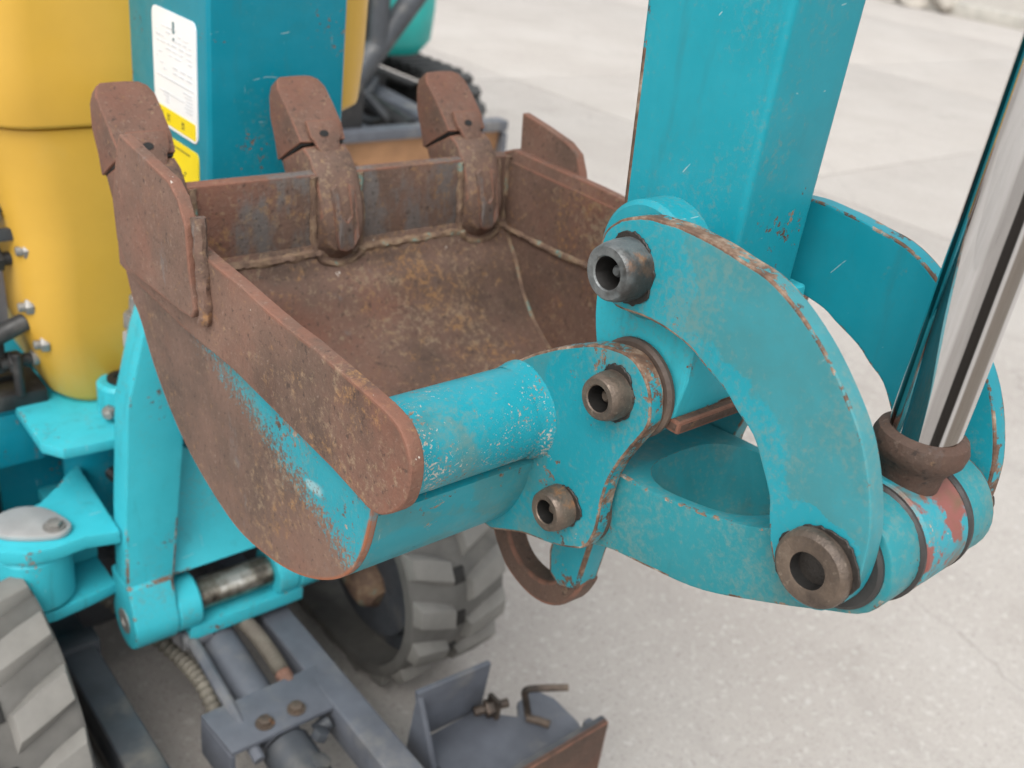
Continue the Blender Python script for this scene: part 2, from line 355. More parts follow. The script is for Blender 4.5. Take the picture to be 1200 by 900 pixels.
def boolean(bm, *cutters):
    o = D.objects.new('tmp', D.meshes.new('tmp')); bm.to_mesh(o.data); bm.free(); COL.objects.link(o); cs = []
    for c in cutters:
        k = D.objects.new('tmpc', D.meshes.new('tmpc')); c.to_mesh(k.data); c.free(); COL.objects.link(k); cs.append(k)
        md = o.modifiers.new('b', 'BOOLEAN'); md.operation = 'DIFFERENCE'; md.solver = 'EXACT'; md.object = k
    dg = bpy.context.evaluated_depsgraph_get(); me = D.meshes.new_from_object(o.evaluated_get(dg))
    out = new(); out.from_mesh(me)
    for k in cs + [o]:
        d = k.data; D.objects.remove(k); D.meshes.remove(d)
    D.meshes.remove(me); return out
def mirror(bm):
    b = bm.copy(); bmesh.ops.scale(b, vec=(-1, 1, 1), verts=b.verts); bmesh.ops.reverse_faces(b, faces=b.faces); return b

ROOT = {}
def mesh(name, bm, mats, angle=35):
    me = D.meshes.new(name)
    bm.to_mesh(me); bm.free()
    for k in (mats if isinstance(mats, (list, tuple)) else [mats]): me.materials.append(MAT[k])
    me.polygons.foreach_set('use_smooth', [True] * len(me.polygons)); me.set_sharp_from_angle(angle=math.radians(angle)); me.update()
    return me
def link(name, me, parent=None, label=None):
    o = D.objects.new(name, me); COL.objects.link(o)
    if parent: o.parent = parent; o.matrix_parent_inverse = ROOT.get(parent.name, Matrix()).copy()
    if label: o['label'] = label
    return o
def part(name, bm, mats, parent=None, label=None, angle=35): return link(name, mesh(name, bm, mats, angle), parent, label)
def thing(name, loc, label, cat, group=None):
    o = D.objects.new(name, None); COL.objects.link(o); o.location = loc; o.empty_display_size = .1
    ROOT[o.name] = Matrix.Translation(-Vector(loc)); o['label'] = label; o['category'] = cat
    if group: o['group'] = group
    return o

# ------------------------------------------------------------------ ground
g = part('ground', prism([(-60, -60), (60, -60), (60, 60), (-60, 60)], -.12, -.016, 0, axis='z'), 'joint'); g['kind'] = 'structure'
XS = [-14, -10.5, -7, -3.5, -.2, 3.42, 7.0, 10.6, 14.2, 17.8, 21.4]; YS = [-9, -5.6, -1.9, 2.16, 4.12, 7.4, 11, 14.6, 18.2]
k = 0
for i in range(len(XS) - 1):
    for j in range(len(YS) - 1):
        x0, x1, y0, y1 = XS[i] + .004, XS[i + 1] - .004, YS[j] + .004, YS[j + 1] - .004
        s = part('slab', prism([(x0, y0), (x1, y0), (x1, y1), (x0, y1)], -.1, random.uniform(-.002, .0), .004, 2, 'z'), ('concrete%d' % ((i * 2 + j) % 3)) if x0 < 3 else 'concrete_light', g)
# far verge with kerb, rubble and weeds
kb = part('kerb', merge(box(12.62, 12.80, -9, 18, -.02, .16, .02), ), 'kerb'); kb['kind'] = 'structure'
vg = part('verge', jitter(prism([(12.81, -9), (21, -9), (21, 18), (12.81, 18)], -.01, .10, 0, axis='z'), .0, 1), 'stone'); vg['kind'] = 'structure'

# ================================================================== the excavator
EX = thing('mini_excavator', (0, .9, 0), 'teal and yellow mini excavator with rusty three-toothed bucket curled up in front', 'excavator')

# ------------------------------------------------------------------ bucket
PIN_A, PIN_B, PIN_U, PIN_L = (0.0, .865), (.0275, .764), (.0069, .9452), (-.1572, .8392)   # (y, z): arm, link, upper and lower link pins
HW = .205
curve = [(.450, .800), (.437, .776), (.420, .760), (.394, .727), (.356, .695), (.310, .672), (.248, .657), (.199, .661), (.153, .674), (.113, .695), (.084, .720), (.068, .749), (.061, .780)]
cs = [tuple(p) for p in cr(curve, 5)]
def offset(P, d):
    out = []
    for i, p in enumerate(P):
        a, b = Vector(P[max(0, i - 1)]), Vector(P[min(len(P) - 1, i + 1)]); t = (b - a).normalized(); out.append(Vector(p) + Vector((-t.y, t.x)) * -d)
    return out
inner = [Vector((q.x - .017 * max(0., min(1., (q.y - .68) / .11)) * (1. if q.x > .3 else 0.), q.y)) for q in offset(cs, .006)]
bm = new(); W = HW - .0052
nx = 14
def sheet(bm, P, flip, mi):
    rows = []
    for p in P:
        rows.append([bm.verts.new((-W + 2 * W * k / nx, p[0], p[1])) for k in range(nx + 1)])
    for A, B in zip(rows, rows[1:]):
        for k in range(nx):
            q = (A[k], A[k + 1], B[k + 1], B[k]); fc = bm.faces.new(q[::-1] if flip else q); fc.material_index = mi
    return rows
ro = sheet(bm, cs, False, 0); ri = sheet(bm, inner, True, 1)
for k in range(nx):
    bm.faces.new((ro[0][k], ri[0][k], ri[0][k + 1], ro[0][k + 1])).material_index = 1; bm.faces.new((ro[-1][k + 1], ri[-1][k + 1], ri[-1][k], ro[-1][k]))
from mathutils import noise as nz
for r in ri:
    for v in r: v.co += Vector((0, 1, .6)) * nz.noise(v.co * 9) * .0035
bmesh.ops.recalc_face_normals(bm, faces=bm.faces)
BK = part('bucket', bm, ['teal_worn', 'rust_in'], EX, 'rusty three-toothed digging bucket with teal painted back')

plate = [(.447, .863)] + cs + [(.056, .81), (.050, .861)]
bs = prism(plate, -HW, -HW + .006, .0015, edge=.003)
part('side_plate', bs.copy(), ['side'], BK); part('side_plate', mirror(bs), ['rust_in'], BK); bs.free()
wear = [tuple(p) for p in cr([(.30, .8745), (.2, .871), (.093, .869), (.043, .866), (.024, .856), (.017, .838), (.023, .815), (.042, .797), (.056, .793)], 5)] + [(.098, .797), (.162, .799), (.234, .802), (.316, .798), (.40, .800), (.444, .803), (.446, .868), (.43, .875)]
bw = jitter(prism(wear, -.2115, -.2012, .003, 3, edge=.003), .0009, 25)
part('wear_plate', bw.copy(), 'rust', BK); bw2 = mirror(bw); bw.free()
for v in bw2.verts:
    if v.co.y < .10: v.co.y = .10 + (v.co.y - .10) * .45
part('wear_plate', bw2, 'rust', BK)
cut = [(.399, .927), (.36, .9225), (.312, .918), (.297, .910), (.283, .893), (.280, .862), (.274, .833), (.279, .825), (.30, .8225), (.363, .820), (.40, .818), (.418, .837), (.423, .868), (.414, .895), (.406, .914)]
bc = jitter(prism(cut, -.2215, -.2117, .0018, 3, edge=.003), .0009, 30)
part('side_cutter', bc, 'rust', BK)
part('weld_bead', jitter(tube(cr([(-.2135, .281, .900), (-.2145, .2755, .875), (-.2145, .271, .850), (-.2145, .2695, .832), (-.214, .272, .824)], 8), .0052, 10), .0016, 110, 2), 'rust_lip', BK)
cutf = [(.434, .912), (.40, .9065), (.362, .900), (.346, .892), (.337, .876), (.331, .858), (.329, .830), (.36, .824), (.40, .822), (.424, .826), (.430, .86)]
part('side_cutter', jitter(prism(cutf, .2117, .2215, .0018, 3, edge=.003), .0009, 30), 'rust', BK)
# lip
LIPX = .1985
lip = jitter(prism([(.4325, .868), (.428, .792), (.441, .790), (.446, .866), (.442, .870)], -LIPX, LIPX, .0018, 2), .0006, 20)
part('cutting_edge', lip, 'rust_lip', BK)
part('weld_bead', jitter(merge(bead((-LIPX, .4235, .7935), (LIPX, .4265, .7930), .0050, seed=1)), .001, 60), 'weld', BK)
fw = [Vector((LIPX - .001, y, z)) for y, z in [(.432, .868), (.431, .83), (.427, .795), (.40, .792), (.36, .7925), (.30, .795), (.24, .797), (.15, .797), (.10, .796)]]
fwp = cr([tuple(p) for p in fw], 8)
bmw = jitter(tube(fwp, .0032, 8), .0014, 150, 3)
part('weld_bead', bmw.copy(), 'weld', BK); part('weld_bead', mirror(bmw), 'weld', BK); bmw.free()
# a corner weld down the far inside corner
cw = [Vector((W - .001, p[0], p[1])) for p in inner[3:30:2]]
bmw = jitter(tube(cw, .0025, 8), .0014, 150, 5)
part('weld_bead', bmw.copy(), 'weld', BK); part('weld_bead', mirror(bmw), 'weld', BK); bmw.free()
# torque tube
TC = (.080, .812); TR = .0322
part('torque_tube', lathe([(0, TR), (.39, TR)], (-.195, TC[0], TC[1]), (1, 0, 0), 64), 'teal_tube', BK)
# hanger ears
ear = [tuple(p) for p in cr([(.075, .8585), (.052, .873), (.025, .887), (.009, .892), (-.005, .893), (-.015, .889), (-.024, .880), (-.028, .869), (-.029, .856), (-.021, .838), (-.012, .819), (-.007, .803), (-.005, .785), (-.005, .764), (.001, .746), (.015, .736), (.033, .728), (.060, .719), (.094, .701)], 4)]
ear += [(.12, .70), (.10, .745), (.108, .80), (.10, .838)]
be = jitter(prism(ear, -.072, -.0597, .0016, 3, edge=.0028), .0004, 40)
part('hanger_ear', be.copy(), 'teal_worn', BK); part('hanger_ear', mirror(be), 'teal_worn', BK); be.free()
# flare weld where the tube meets the ear
for s in (-1, 1):
    bf = lathe([(0, TR + .003), (.003, TR + .002), (.008, TR + .0006), (.013, TR)], (s * .0715, TC[0], TC[1]), (s, 0, 0), 48, cap=False)
    part('weld_fillet', jitter(bf, .0008, 60), 'teal_tube', BK)
def collar(pin, x, s, r, h, hole, mat, parent, name='pin_collar'):
    """hollow collar welded round a pin, facing s along x"""
    o = (x, pin[0], pin[1])
    b = lathe([(-.002, r * 1.03), (h * .45, r * 1.04), (h * .75, r), (h * .95, r * .93), (h, r * .87), (h, hole * 1.08), (h * .95, hole), (h * .15, hole * .96), (h * .12, .0042), (h * .55, .0036), (h * .62, .0024)], o, (s, 0, 0), 48)
    for f in b.faces:
        c = f.calc_center_median(); rr = math.hypot(c.y - pin[0], c.z - pin[1]); dd = (c.x - x) * s
        f.material_index = 1 if .0045 < rr < hole * 1.0 and dd < h * .93 else 0
    return part(name, jitter(b, .0005, 60), [mat, 'hole'], parent)
def greasering(pin, x, s, r, parent, seed):
    rnd = random.Random(seed); ph = rnd.uniform(0, 6)
    pts = [(pin[0] + (r + .0022 + .0022 * math.sin(2 * a + ph) + .0012 * math.sin(7 * a) + rnd.uniform(-.0007, .0007)) * math.cos(a), pin[1] + (r + .0022 + .0022 * math.sin(2 * a + ph) + rnd.uniform(-.0009, .0009)) * math.sin(a)) for a in [2 * math.pi * k / 72 for k in range(72)]]
    part('grease', prism(pts, x + s * .0001, x + s * .0016, .0005, 1), 'grease', parent)
for s in (-1, 1):
    for i, (pin, r) in enumerate(((PIN_A, .0148), (PIN_B, .0148))):
        collar(pin, s * .072, s, r, .0165, .0085, 'pin', BK); greasering(pin, s * .072, s, r, BK, i * 3 + 7 + s)
    part('seal', lathe([(0, .0305), (.002, .0325), (.0045, .0325), (.006, .0305)], (s * .0594, *PIN_A), (-s, 0, 0), 48), 'seal', BK)
    part('seal', lathe([(0, .029), (.002, .031), (.0045, .031), (.006, .029)], (s * .0594, *PIN_B), (-s, 0, 0), 48), 'seal', BK)
# lifting hook under the back
ho = [(.098 + .0565 * math.cos(math.radians(a)), .670 + .0575 * math.sin(math.radians(a))) for a in range(25, -173, -7)]
hi = [(.098 + .036 * math.cos(math.radians(a)), .669 + .036 * math.sin(math.radians(a))) for a in range(-172, 36, 7)]
hook = [(.150, .712)] + ho + hi + [(.131, .712)]
part('lifting_hook', jitter(prism(hook, -.018, .0015, .003, 3), .001, 40), 'rust_dark', BK)
part('hook_latch', jitter(prism([(.074, .735), (.079, .672), (.075, .652), (.062, .648), (.044, .656), (.034, .735)], -.0215, .0005, .003, 2), .0008, 40), 'teal_worn', BK)
part('latch_pin', cyl((-.0215, .062, .664), (.0, .062, .664), .0055), 'rust', BK)
# teeth
adp = [(.4955, .8640), (.4578, .8862), (.442, .881), (.428, .867), (.4165, .843), (.4105, .818), (.412, .799), (.421, .786), (.452, .788), (.464, .810), (.474, .830), (.486, .848)]
def adapter():
    bm = new(); n = len(adp); cols = []
    for c in (-1., -.82, -.5, 0, .5, .82, 1.):
        col = []
        for i, (y, z) in enumerate(adp):
            if 2 <= i <= 6: y += .0052 * abs(c) ** 7
            if i in (5, 6, 7): z += .014 * abs(c) ** 2.4; y += .003 * abs(c) ** 4
            col.append(bm.verts.new((.0228 * c, y, z)))
        cols.append(col)
    bm.faces.new(cols[0]); bm.faces.new(cols[-1][::-1])
    for A, B in zip(cols, cols[1:]):
        for i in range(n): bm.faces.new((A[i], B[i], B[(i + 1) % n], A[(i + 1) % n])[::-1])
    bmesh.ops.recalc_face_normals(bm, faces=bm.faces)
    bev(bm, .0018, 2, 42); return jitter(bm, .0013, 55)
def tip():
    # wedge: base thick, point thin, rounded end
    bm = new(); st = [(0, .0250, .0245), (.25, .0225, .0252), (.55, .0180, .026), (.82, .0108, .0245), (.94, .0085, .0215), (1.0, .0050, .0165)]
    b0, b1 = Vector((.4785, .8765)), Vector((.5185, .9345)); ax = (b1 - b0); nn = Vector((ax.y, -ax.x)).normalized(); rings = []
    for t, th, wd in st:
        c = b0 + ax * t; ring = []
        q = 5
        P = [(-wd, -th), (wd, -th), (wd, th), (-wd, th)]
        for i in range(4):
            a, b = P[i], P[(i + 1) % 4]
            for k in range(q):
                u = a[0] + (b[0] - a[0]) * k / q; v = a[1] + (b[1] - a[1]) * k / q
                p = c + nn * v; ring.append(bm.verts.new((u, p.x, p.y)))
        rings.append(ring)
    n = len(rings[0])
    for A, B in zip(rings, rings[1:]):
        for k in range(n): bm.faces.new((A[k], A[(k + 1) % n], B[(k + 1) % n], B[k]))
    bm.faces.new(rings[0][::-1]); bm.faces.new(rings[-1]); bmesh.ops.recalc_face_normals(bm, faces=bm.faces)
    bev(bm, .0042, 3, 50)
    # rounded locking lobe on the inner face
    lob = []
    for a in range(180, 361, 15): lob.append((.0125 * math.cos(math.radians(a)) + .002, .0125 * math.sin(math.radians(a)) - .002))
    lob += [(.0185, .004), (.019, .02), (-.015, .02), (-.0145, .004)]
    lb = new(); A = []; B = []; axn = ax.normalized()
    for u, v in lob:
        for lst, dep in ((A, .0245), (B, .0283)):
            p = b0 + axn * v - nn * dep; lst.append(lb.verts.new((u, p.x, p.y)))
    lb.faces.new(A); lb.faces.new(B[::-1])
    for i in range(len(A)): lb.faces.new((A[i], B[i], B[(i + 1) % len(A)], A[(i + 1) % len(A)]))
    bmesh.ops.recalc_face_normals(lb, faces=lb.faces); bev(lb, .0012, 2)
    return jitter(merge(bm, lb), .0016, 42)
def pad():
    # worn steel tongue down the middle of the adapter, forked at the top
    U = [(-.0125, .856), (-.0125, .812), (-.0085, .802), (0, .798), (.0085, .802), (.0125, .812), (.0125, .856), (.0060, .860), (.0052, .832), (0, .827), (-.0052, .832), (-.0060, .860)]
    bm = new()
    def yy(z): 
        for (y0, z0), (y1, z1) in zip(adp[2:7], adp[3:8]):
            if z1 <= z <= z0: return y0 + (y1 - y0) * (z0 - z) / (z0 - z1)
        return .412
    A = [bm.verts.new((x, yy(z) - .0035, z)) for x, z in U]; B = [bm.verts.new((x, yy(z) + .004, z)) for x, z in U]
    bm.faces.new(A); bm.faces.new(B[::-1])
    for i in range(len(U)): bm.faces.new((A[i], B[i], B[(i + 1) % len(U)], A[(i + 1) % len(U)]))
    bmesh.ops.triangulate(bm, faces=[f for f in bm.faces if len(f.verts) > 4])
    bmesh.ops.recalc_face_normals(bm, faces=bm.faces); return bev(bm, .0012, 2, 50)
def slot():
    b0, b1 = Vector((.4785, .8765)), Vector((.5185, .9345)); ax = (b1 - b0).normalized(); nn = Vector((ax.y, -ax.x))
    p = b0 + ax * .006 - nn * .0285
    b = lathe([(0, .0032), (.0006, .0032)], (0, p.x, p.y), (0, -nn.x, -nn.y), 14)
    bmesh.ops.scale(b, vec=(1.5, 1, 1), verts=b.verts); return b
def gapring():
    b0, b1 = Vector((.4785, .8765)), Vector((.5185, .9345)); ax = (b1 - b0).normalized(); nn = Vector((ax.y, -ax.x))
    bm = new(); rings = []
    for t in (-.0018, .003):
        c = b0 + ax * t; rings.append([bm.verts.new((u, *(c + nn * v))) for u, v in ((-.0222, -.0215), (.0222, -.0215), (.0222, .0235), (-.0222, .0235))])
    A, B = rings; bm.faces.new(A[::-1]); bm.faces.new(B)
    for k in range(4): bm.faces.new((A[k], A[(k + 1) % 4], B[(k + 1) % 4], B[k]))
    return bm
mp = mesh('wear_pad', pad(), 'rust_lip'); ma, mt, ms, mg = mesh('tooth_adapter', adapter(), 'rust_tooth', 32), mesh('tooth_tip', tip(), 'rust_red', 32), mesh('pin_slot', slot(), 'hole'), mesh('tooth_gap', gapring(), 'hole')
for x in (-.1765, -.010, .160):
    for nm, me in (('tooth_adapter', ma), ('wear_pad', mp), ('tooth_tip', mt), ('pin_slot', ms), ('tooth_gap', mg)):
        o = link(nm, me, BK); o.location.x = x
    for sx in (-1, 1): part('weld_bead', jitter(bead((x + sx * .0245, .4255, .797), (x + sx * .0255, .4325, .866), .0034, seed=3 + sx), .002, 90), 'weld', BK)
    part('weld_bead', jitter(tube([(x + .0235 * math.cos(a), .4205, .7955 - .0135 * math.sin(a)) for a in [math.pi * k / 12 for k in range(13)]], .0034, 8), .0016, 110, x), 'weld', BK)

# ------------------------------------------------------------------ dipper arm
def arm_prof():
    return [(.0725, 1.15), (.067, 1.083), (.063, 1.036), (.057, .958), (.0535, .93), (.049, .90), (-.0335, .90), (-.034, 1.005), (-.034, 1.101), (-.034, 1.15)]
armp = [(.0725, 1.15), (.067, 1.083), (.063, 1.036), (.057, .958), (.050, .90), (-.034, .90), (-.034, 1.15), (-.036, 1.62), (.0, 1.72), (.06, 1.74), (.105, 1.70), (.10, 1.55)]
ab = prism(armp, -.0335, .0335, .0045, 4, ang=40); lay = ab.loops.layers.float.get('edge')
for f in ab.faces:
    if f.calc_center_median().y < .03:
        for l in f.loops: l[lay] = 0.
AR = part('dipper_arm', ab, 'teal_arm', EX, 'upright teal box-section arm')
nose = [tuple(p) for p in cr([(.050, .93), (.047, .895), (.036, .862), (.026, .842), (.008, .832), (-.012, .834)], 5)] + [(-.031, .857), (-.036, .885), (-.034, .93)]
part('arm_nose', prism(nose, -.0525, .0525, .003, 3), 'teal_bracket', AR)
part('arm_boss', cyl((-.0535, *PIN_A), (.0535, *PIN_A), .0312, .002, 56), 'teal_worn', AR)
part('arm_boss', cyl((-.0575, PIN_U[0] + .006, PIN_U[1]), (-.02, PIN_U[0] + .006, PIN_U[1]), .0362, .003, 56), 'teal_link', AR); part('arm_boss', cyl((.02, *PIN_U), (.0575, *PIN_U), .024, .003, 56), 'teal_link', AR)
part('bottom_plate', jitter(box(-.0524, .0524, -.0375, -.018, .8485, .8575, .002), .0006, 60), 'rust_dark', AR)

# ------------------------------------------------------------------ side links
LINK = [(0.0169, 0.9188), (0.0273, 0.9285), (0.0337, 0.9427), (0.0328, 0.9576), (0.0256, 0.9665), (0.0178, 0.972), (0.0022, 0.9781), (-0.0093, 0.9795), (-0.023, 0.9809), (-0.0396, 0.9802), (-0.0532, 0.9793), (-0.0665, 0.9773), (-0.084, 0.9748), (-0.1025, 0.9672), (-0.1212, 0.955), (-0.1365, 0.9424), (-0.1508, 0.9277), (-0.1608, 0.9146), (-0.1701, 0.8973), (-0.1765, 0.8799), (-0.1796, 0.866), (-0.1807, 0.8463), (-0.1775, 0.8292), (-0.1675, 0.8154), (-0.1555, 0.8113), (-0.1478, 0.8119), (-0.1345, 0.823), (-0.1273, 0.8357), (-0.1224, 0.8498), (-0.1191, 0.8608), (-0.1101, 0.8743), (-0.0991, 0.8886), (-0.0867, 0.8964), (-0.0753, 0.9046), (-0.0568, 0.9123), (-0.0459, 0.9171), (-0.0277, 0.9201), (-0.0092, 0.9203), (0.0058, 0.9184)]
lk = [tuple(p) for p in cr(LINK, 3, True)]
bl = jitter(prism(lk, -.072, -.059, .0016, 3, edge=.003), .0004, 30)
for s, b in ((-1, bl.copy()), (1, mirror(bl))):
    SLK = part('side_link', b, 'teal_link' if s < 0 else 'teal_farlink', EX, 'curved teal side link plate with chipped edge' if s < 0 else None)
    collar(PIN_U, s * .072, s, .0178, .0205, .0098, 'pin_grey', SLK); greasering(PIN_U, s * .072, s, .0178, SLK, 21 + s)
    o = (s * .072, *PIN_L)
    cb = lathe([(-.001, .0222), (.004, .0222), (.0065, .0215), (.0085, .0192), (.009, .012), (.0086, .0106), (.002, .0098), (-.006, .0096), (-.0065, .0040), (-.002, .0038), (-.0012, .0025)], o, (s, 0, 0), 56)
    for f in cb.faces:
        c = f.calc_center_median(); rr = math.hypot(c.y - PIN_L[0], c.z - PIN_L[1]); f.material_index = 1 if .0042 < rr < .0103 and (c.x - s * .072) * s < .0075 else 0
    part('pin_cap', jitter(cb, .0004, 60), ['pin', 'hole'], SLK); greasering(PIN_L, s * .072, s, .0222, SLK, 31 + s)
bl.free()

# ------------------------------------------------------------------ bucket link casting
top = [(.050, .786), (.036, .797), (.018, .800), (-.009, .803), (-.038, .806), (-.083, .817), (-.117, .832), (-.135, .862), (-.157, .873), (-.180, .865), (-.191, .842), (-.184, .819), (-.160, .803), (-.130, .786), (-.085, .763), (-.047, .752), (-.010, .744), (.010, .736), (.030, .732), (.050, .741), (.060, .762)]
body = prism([tuple(p) for p in cr(top, 4, True)], -.0555, .0555, .002, 2)
u = Vector((PIN_B[0] - PIN_L[0], PIN_B[1] - PIN_L[1])).normalized(); nv = Vector((-u.y, u.x))
if nv.y < 0: nv = -nv
mid = Vector((-.064, .792))
hole = new(); A = []; B = []
for a in range(0, 360, 12):
    ca, sa = math.cos(math.radians(a)), math.sin(math.radians(a))
    e = .62
    du = .052 * math.copysign(abs(ca) ** e, ca); dx = .0475 * math.copysign(abs(sa) ** e, sa)
    for lst, h in ((A, -.031), (B, .09)):
        p = mid + u * du + nv * h; lst.append(hole.verts.new((dx, p.x, p.y)))
hole.faces.new(A); hole.faces.new(B[::-1])
for i in range(len(A)): hole.faces.new((A[i], B[i], B[(i + 1) % len(A)], A[(i + 1) % len(A)]))
bmesh.ops.recalc_face_normals(hole, faces=hole.faces)
slotb = box(-.0265, .0265, -.25, -.112, .74, .95, 0)
bl = bev(boolean(body, hole, slotb), .0022, 2, 40)
BL = part('bucket_link', jitter(bl, .0006, 25), 'teal_cast', EX, 'ring-shaped teal link casting with rust along its lower rim')
for s in (-1, 1):
    part('link_boss', cyl((s * .0275, *PIN_L), (s * .0535, *PIN_L), .0322, .0015, 56), 'teal_boss', BL)
    part('seal', lathe([(0, .0275), (.0015, .0295), (.0035, .0295), (.005, .0275)], (s * .0588, *PIN_L), (-s, 0, 0), 56), 'black_seal', BL)
    part('seal', lathe([(0, .034), (.0015, .0358), (.0035, .0358), (.005, .034)], (s * .0282, *PIN_L), (-s, 0, 0), 56), 'black_seal', BL)

# ------------------------------------------------------------------ bucket cylinder
ra, rb = Vector((0, -.1575, .860)), Vector((0, -.1580, 1.38)); rd = (rb - ra).normalized()
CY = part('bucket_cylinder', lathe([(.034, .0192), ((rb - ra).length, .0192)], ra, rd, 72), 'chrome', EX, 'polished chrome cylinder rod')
m = M('red_primer_over_teal'); c1, tm = teal_layers(m, .5, .3, .3, cscale=1.3, pale=.3)
rm = m.step(m.math('ADD', m.noise(22, 4, .6), m.math('MULTIPLY', m.noise(120, 4, .7), .25)), .58, .63)
m.bump(m.noise(60, 4), .3, .001); c1 = m.mix(rm, c1, (.22, .072, .06))
MAT['eye'] = m.fin(m.mix(m.step(m.noise(14, 4, .6, m.mapping(loc=(4, 1, 9))), .56, .68), c1, (.14, .08, .045)), .5)
part('rod_eye', cyl((-.0228, *PIN_L), (.0228, *PIN_L), .0355, .0025, 56), 'eye', CY)
part('rod_neck', lathe([(.005, .0165), (.020, .0178), (.026, .0215), (.030, .0248), (.036, .0258), (.041, .0240), (.0435, .0195)], ra, rd, 56), 'rust_dark', CY)
part('cylinder_barrel', cyl(rb - rd * .02, rb + rd * .34, .033, .004, 48), 'teal', CY)
part('rod_gland', cyl(rb - rd * .035, rb + rd * .01, .036, .004, 48), 'black_seal', CY)

# ------------------------------------------------------------------ boom
bx0, bx1 = -.0815, .067
bp = [(.552, .50), (.742, .44), (.742, .80), (.740, 1.15), (.71, 1.45), (.55, 1.74), (.16, 1.88), (.02, 1.86), (.02, 1.78), (.14, 1.74), (.42, 1.58), (.545, 1.36), (.548, 1.0)]
BM = part('boom', prism(bp, bx0, bx1, .008, 3), 'teal_boom', EX, 'wide dark teal boom with white and yellow labels on its side')
def rrect(y0, y1, z0, z1, r):
    out = []
    for cy_, cz_, a0 in ((y1 - r, z1 - r, 0), (y0 + r, z1 - r, 90), (y0 + r, z0 + r, 180), (y1 - r, z0 + r, 270)):
        for a in range(a0, a0 + 91, 18): out.append((cy_ + r * math.cos(math.radians(a)), cz_ + r * math.sin(math.radians(a))))
    return out
lx = bx0
part('white_label', prism(rrect(.571, .672, .859, .974, .009), lx - .0012, lx + .001, 0), 'white', BM, 'white data label with a yellow foot')
part('label_band', prism(rrect(.575, .668, .862, .8785, .002), lx - .0016, lx - .001, 0), 'label_yellow', BM)
part('yellow_label', prism(rrect(.571, .672, .74, .850, .007), lx - .0012, lx + .001, 0), 'label_yellow', BM, 'yellow warning label below the white one')
pr = []; rnd = random.Random(5)
def strip(y0, y1, z0, z1): pr.append(box(lx - .0017, lx - .0011, y0, y1, z0, z1, 0))
for r in range(9):
    z = .958 - r * .0052; y = .580
    while y < .660:
        L = rnd.uniform(.004, .013)
        if rnd.random() < .62: strip(y, min(.662, y + L), z, z + rnd.uniform(.0008, .0019))
        y += L + rnd.uniform(.002, .007)
strip(.578, .664, .9085, .9096)
for r in range(6):
    z = .903 - r * .0034; strip(.581, .581 + rnd.uniform(.012, .03), z, z + .0011)
strip(.60, .66, .894, .8949)
for r in range(4): strip(.635, .635 + rnd.uniform(.008, .02), .8845 + r * .003, .8855 + r * .003)
part('label_print', merge(*pr), 'print', BM); pr = []
strip(.6185, .6225, .955, .966); strip(.619, .622, .948, .951)
part('label_mark', merge(*pr), 'print_dark', BM); pr = []
for y in (.651, .635, .601):
    strip(y, y + .006, .871, .8725); strip(y, y + .0013, .866, .874); strip(y + .002, y + .006, .867, .8682); strip(y + .0045, y + .0058, .866, .8735)
strip(.59, .65, .843, .8442)
for k in range(9): strip(.60 + k * .004, .6036 + k * .004, .822 - k * .0042 + .0003 * k * k, .8236 - k * .0042 + .0003 * k * k)
for k in range(4): strip(.585, .625, .80 - k * .008, .8012 - k * .008)
part('label_print', merge(*pr), 'print_black', BM)

# ------------------------------------------------------------------ swing bracket
yf = .60
post = new()
def quad_loft(bm, secs):
    rings = [[bm.verts.new(p) for p in s] for s in secs]; n = len(rings[0])
    for A, B in zip(rings, rings[1:]):
        for k in range(n): bm.faces.new((A[k], A[(k + 1) % n], B[(k + 1) % n], B[k]))
    bm.faces.new(rings[0][::-1]); bm.faces.new(rings[-1]); bmesh.ops.recalc_face_normals(bm, faces=bm.faces); return bm
def sec(z, x0, x1, y0, y1): return [(x0, y0, z), (x1, y0, z), (x1, y1, z), (x0, y1, z)]
def postm(s, cx_):
    f = lambda x: x if s < 0 else 2 * cx_ - x
    S = [sec(.300, f(-.170), f(-.116), .596, .632), sec(.34, f(-.1695), f(-.110), .60, .636), sec(.42, f(-.166), f(-.103), .60, .64), sec(.505, f(-.160), f(-.095), .60, .64), sec(.566, f(-.156), f(-.094), .60, .64), sec(.65, f(-.135), f(-.094), .60, .64), sec(.70, f(-.118), f(-.092), .61, .64)]
    return bev(quad_loft(new(), S), .003, 2, 40)
cx_ = -.0075 - .012
SB = part('swing_bracket', postm(-1, cx_), 'teal_bracket', EX, 'cast teal swing bracket carrying the boom')
part('bracket_cheek', postm(1, cx_), 'teal_bracket', SB)
part('bracket_web', bev(quad_loft(new(), [sec(.315, -.115, .075, .605, .68), sec(.36, -.112, .07, .632, .74), sec(.50, -.10, .06, .640, .76), sec(.56, -.10, .06, .66, .78)]), .004, 2, 40), 'teal_bracket', SB)
# lower lugs with the pin
lug = []
for a in range(150, 391, 15): lug.append((.614 + .037 * math.cos(math.radians(a)), .264 + .038 * math.sin(math.radians(a))))
lug += [(.651, .325), (.594, .325)]
part('bracket_lug', prism(lug, -.1705, -.116, .004, 3), 'teal_bracket', SB)
part('bracket_lug', prism(lug, .052, .088, .004, 3), 'teal_bracket', SB)
part('pin_boss', cyl((-.1158, .614, .264), (-.084, .614, .264), .036, .003), 'teal_bracket', SB)
part('pin_boss', cyl((.022, .614, .264), (.0518, .614, .264), .036, .003), 'teal_bracket', SB)
part('lug_rail', box(-.10, .06, .585, .646, .218, .239, .003), 'teal_bracket', SB)
m = M('mottled_pin_chrome'); cc = m.ramp(m.noise(26, 5, .6), [(.35, (.06, .05, .04)), (.5, (.3, .27, .22)), (.62, (.62, .6, .55))]); MAT['pinchrome'] = m.fin(cc, .28, .8)
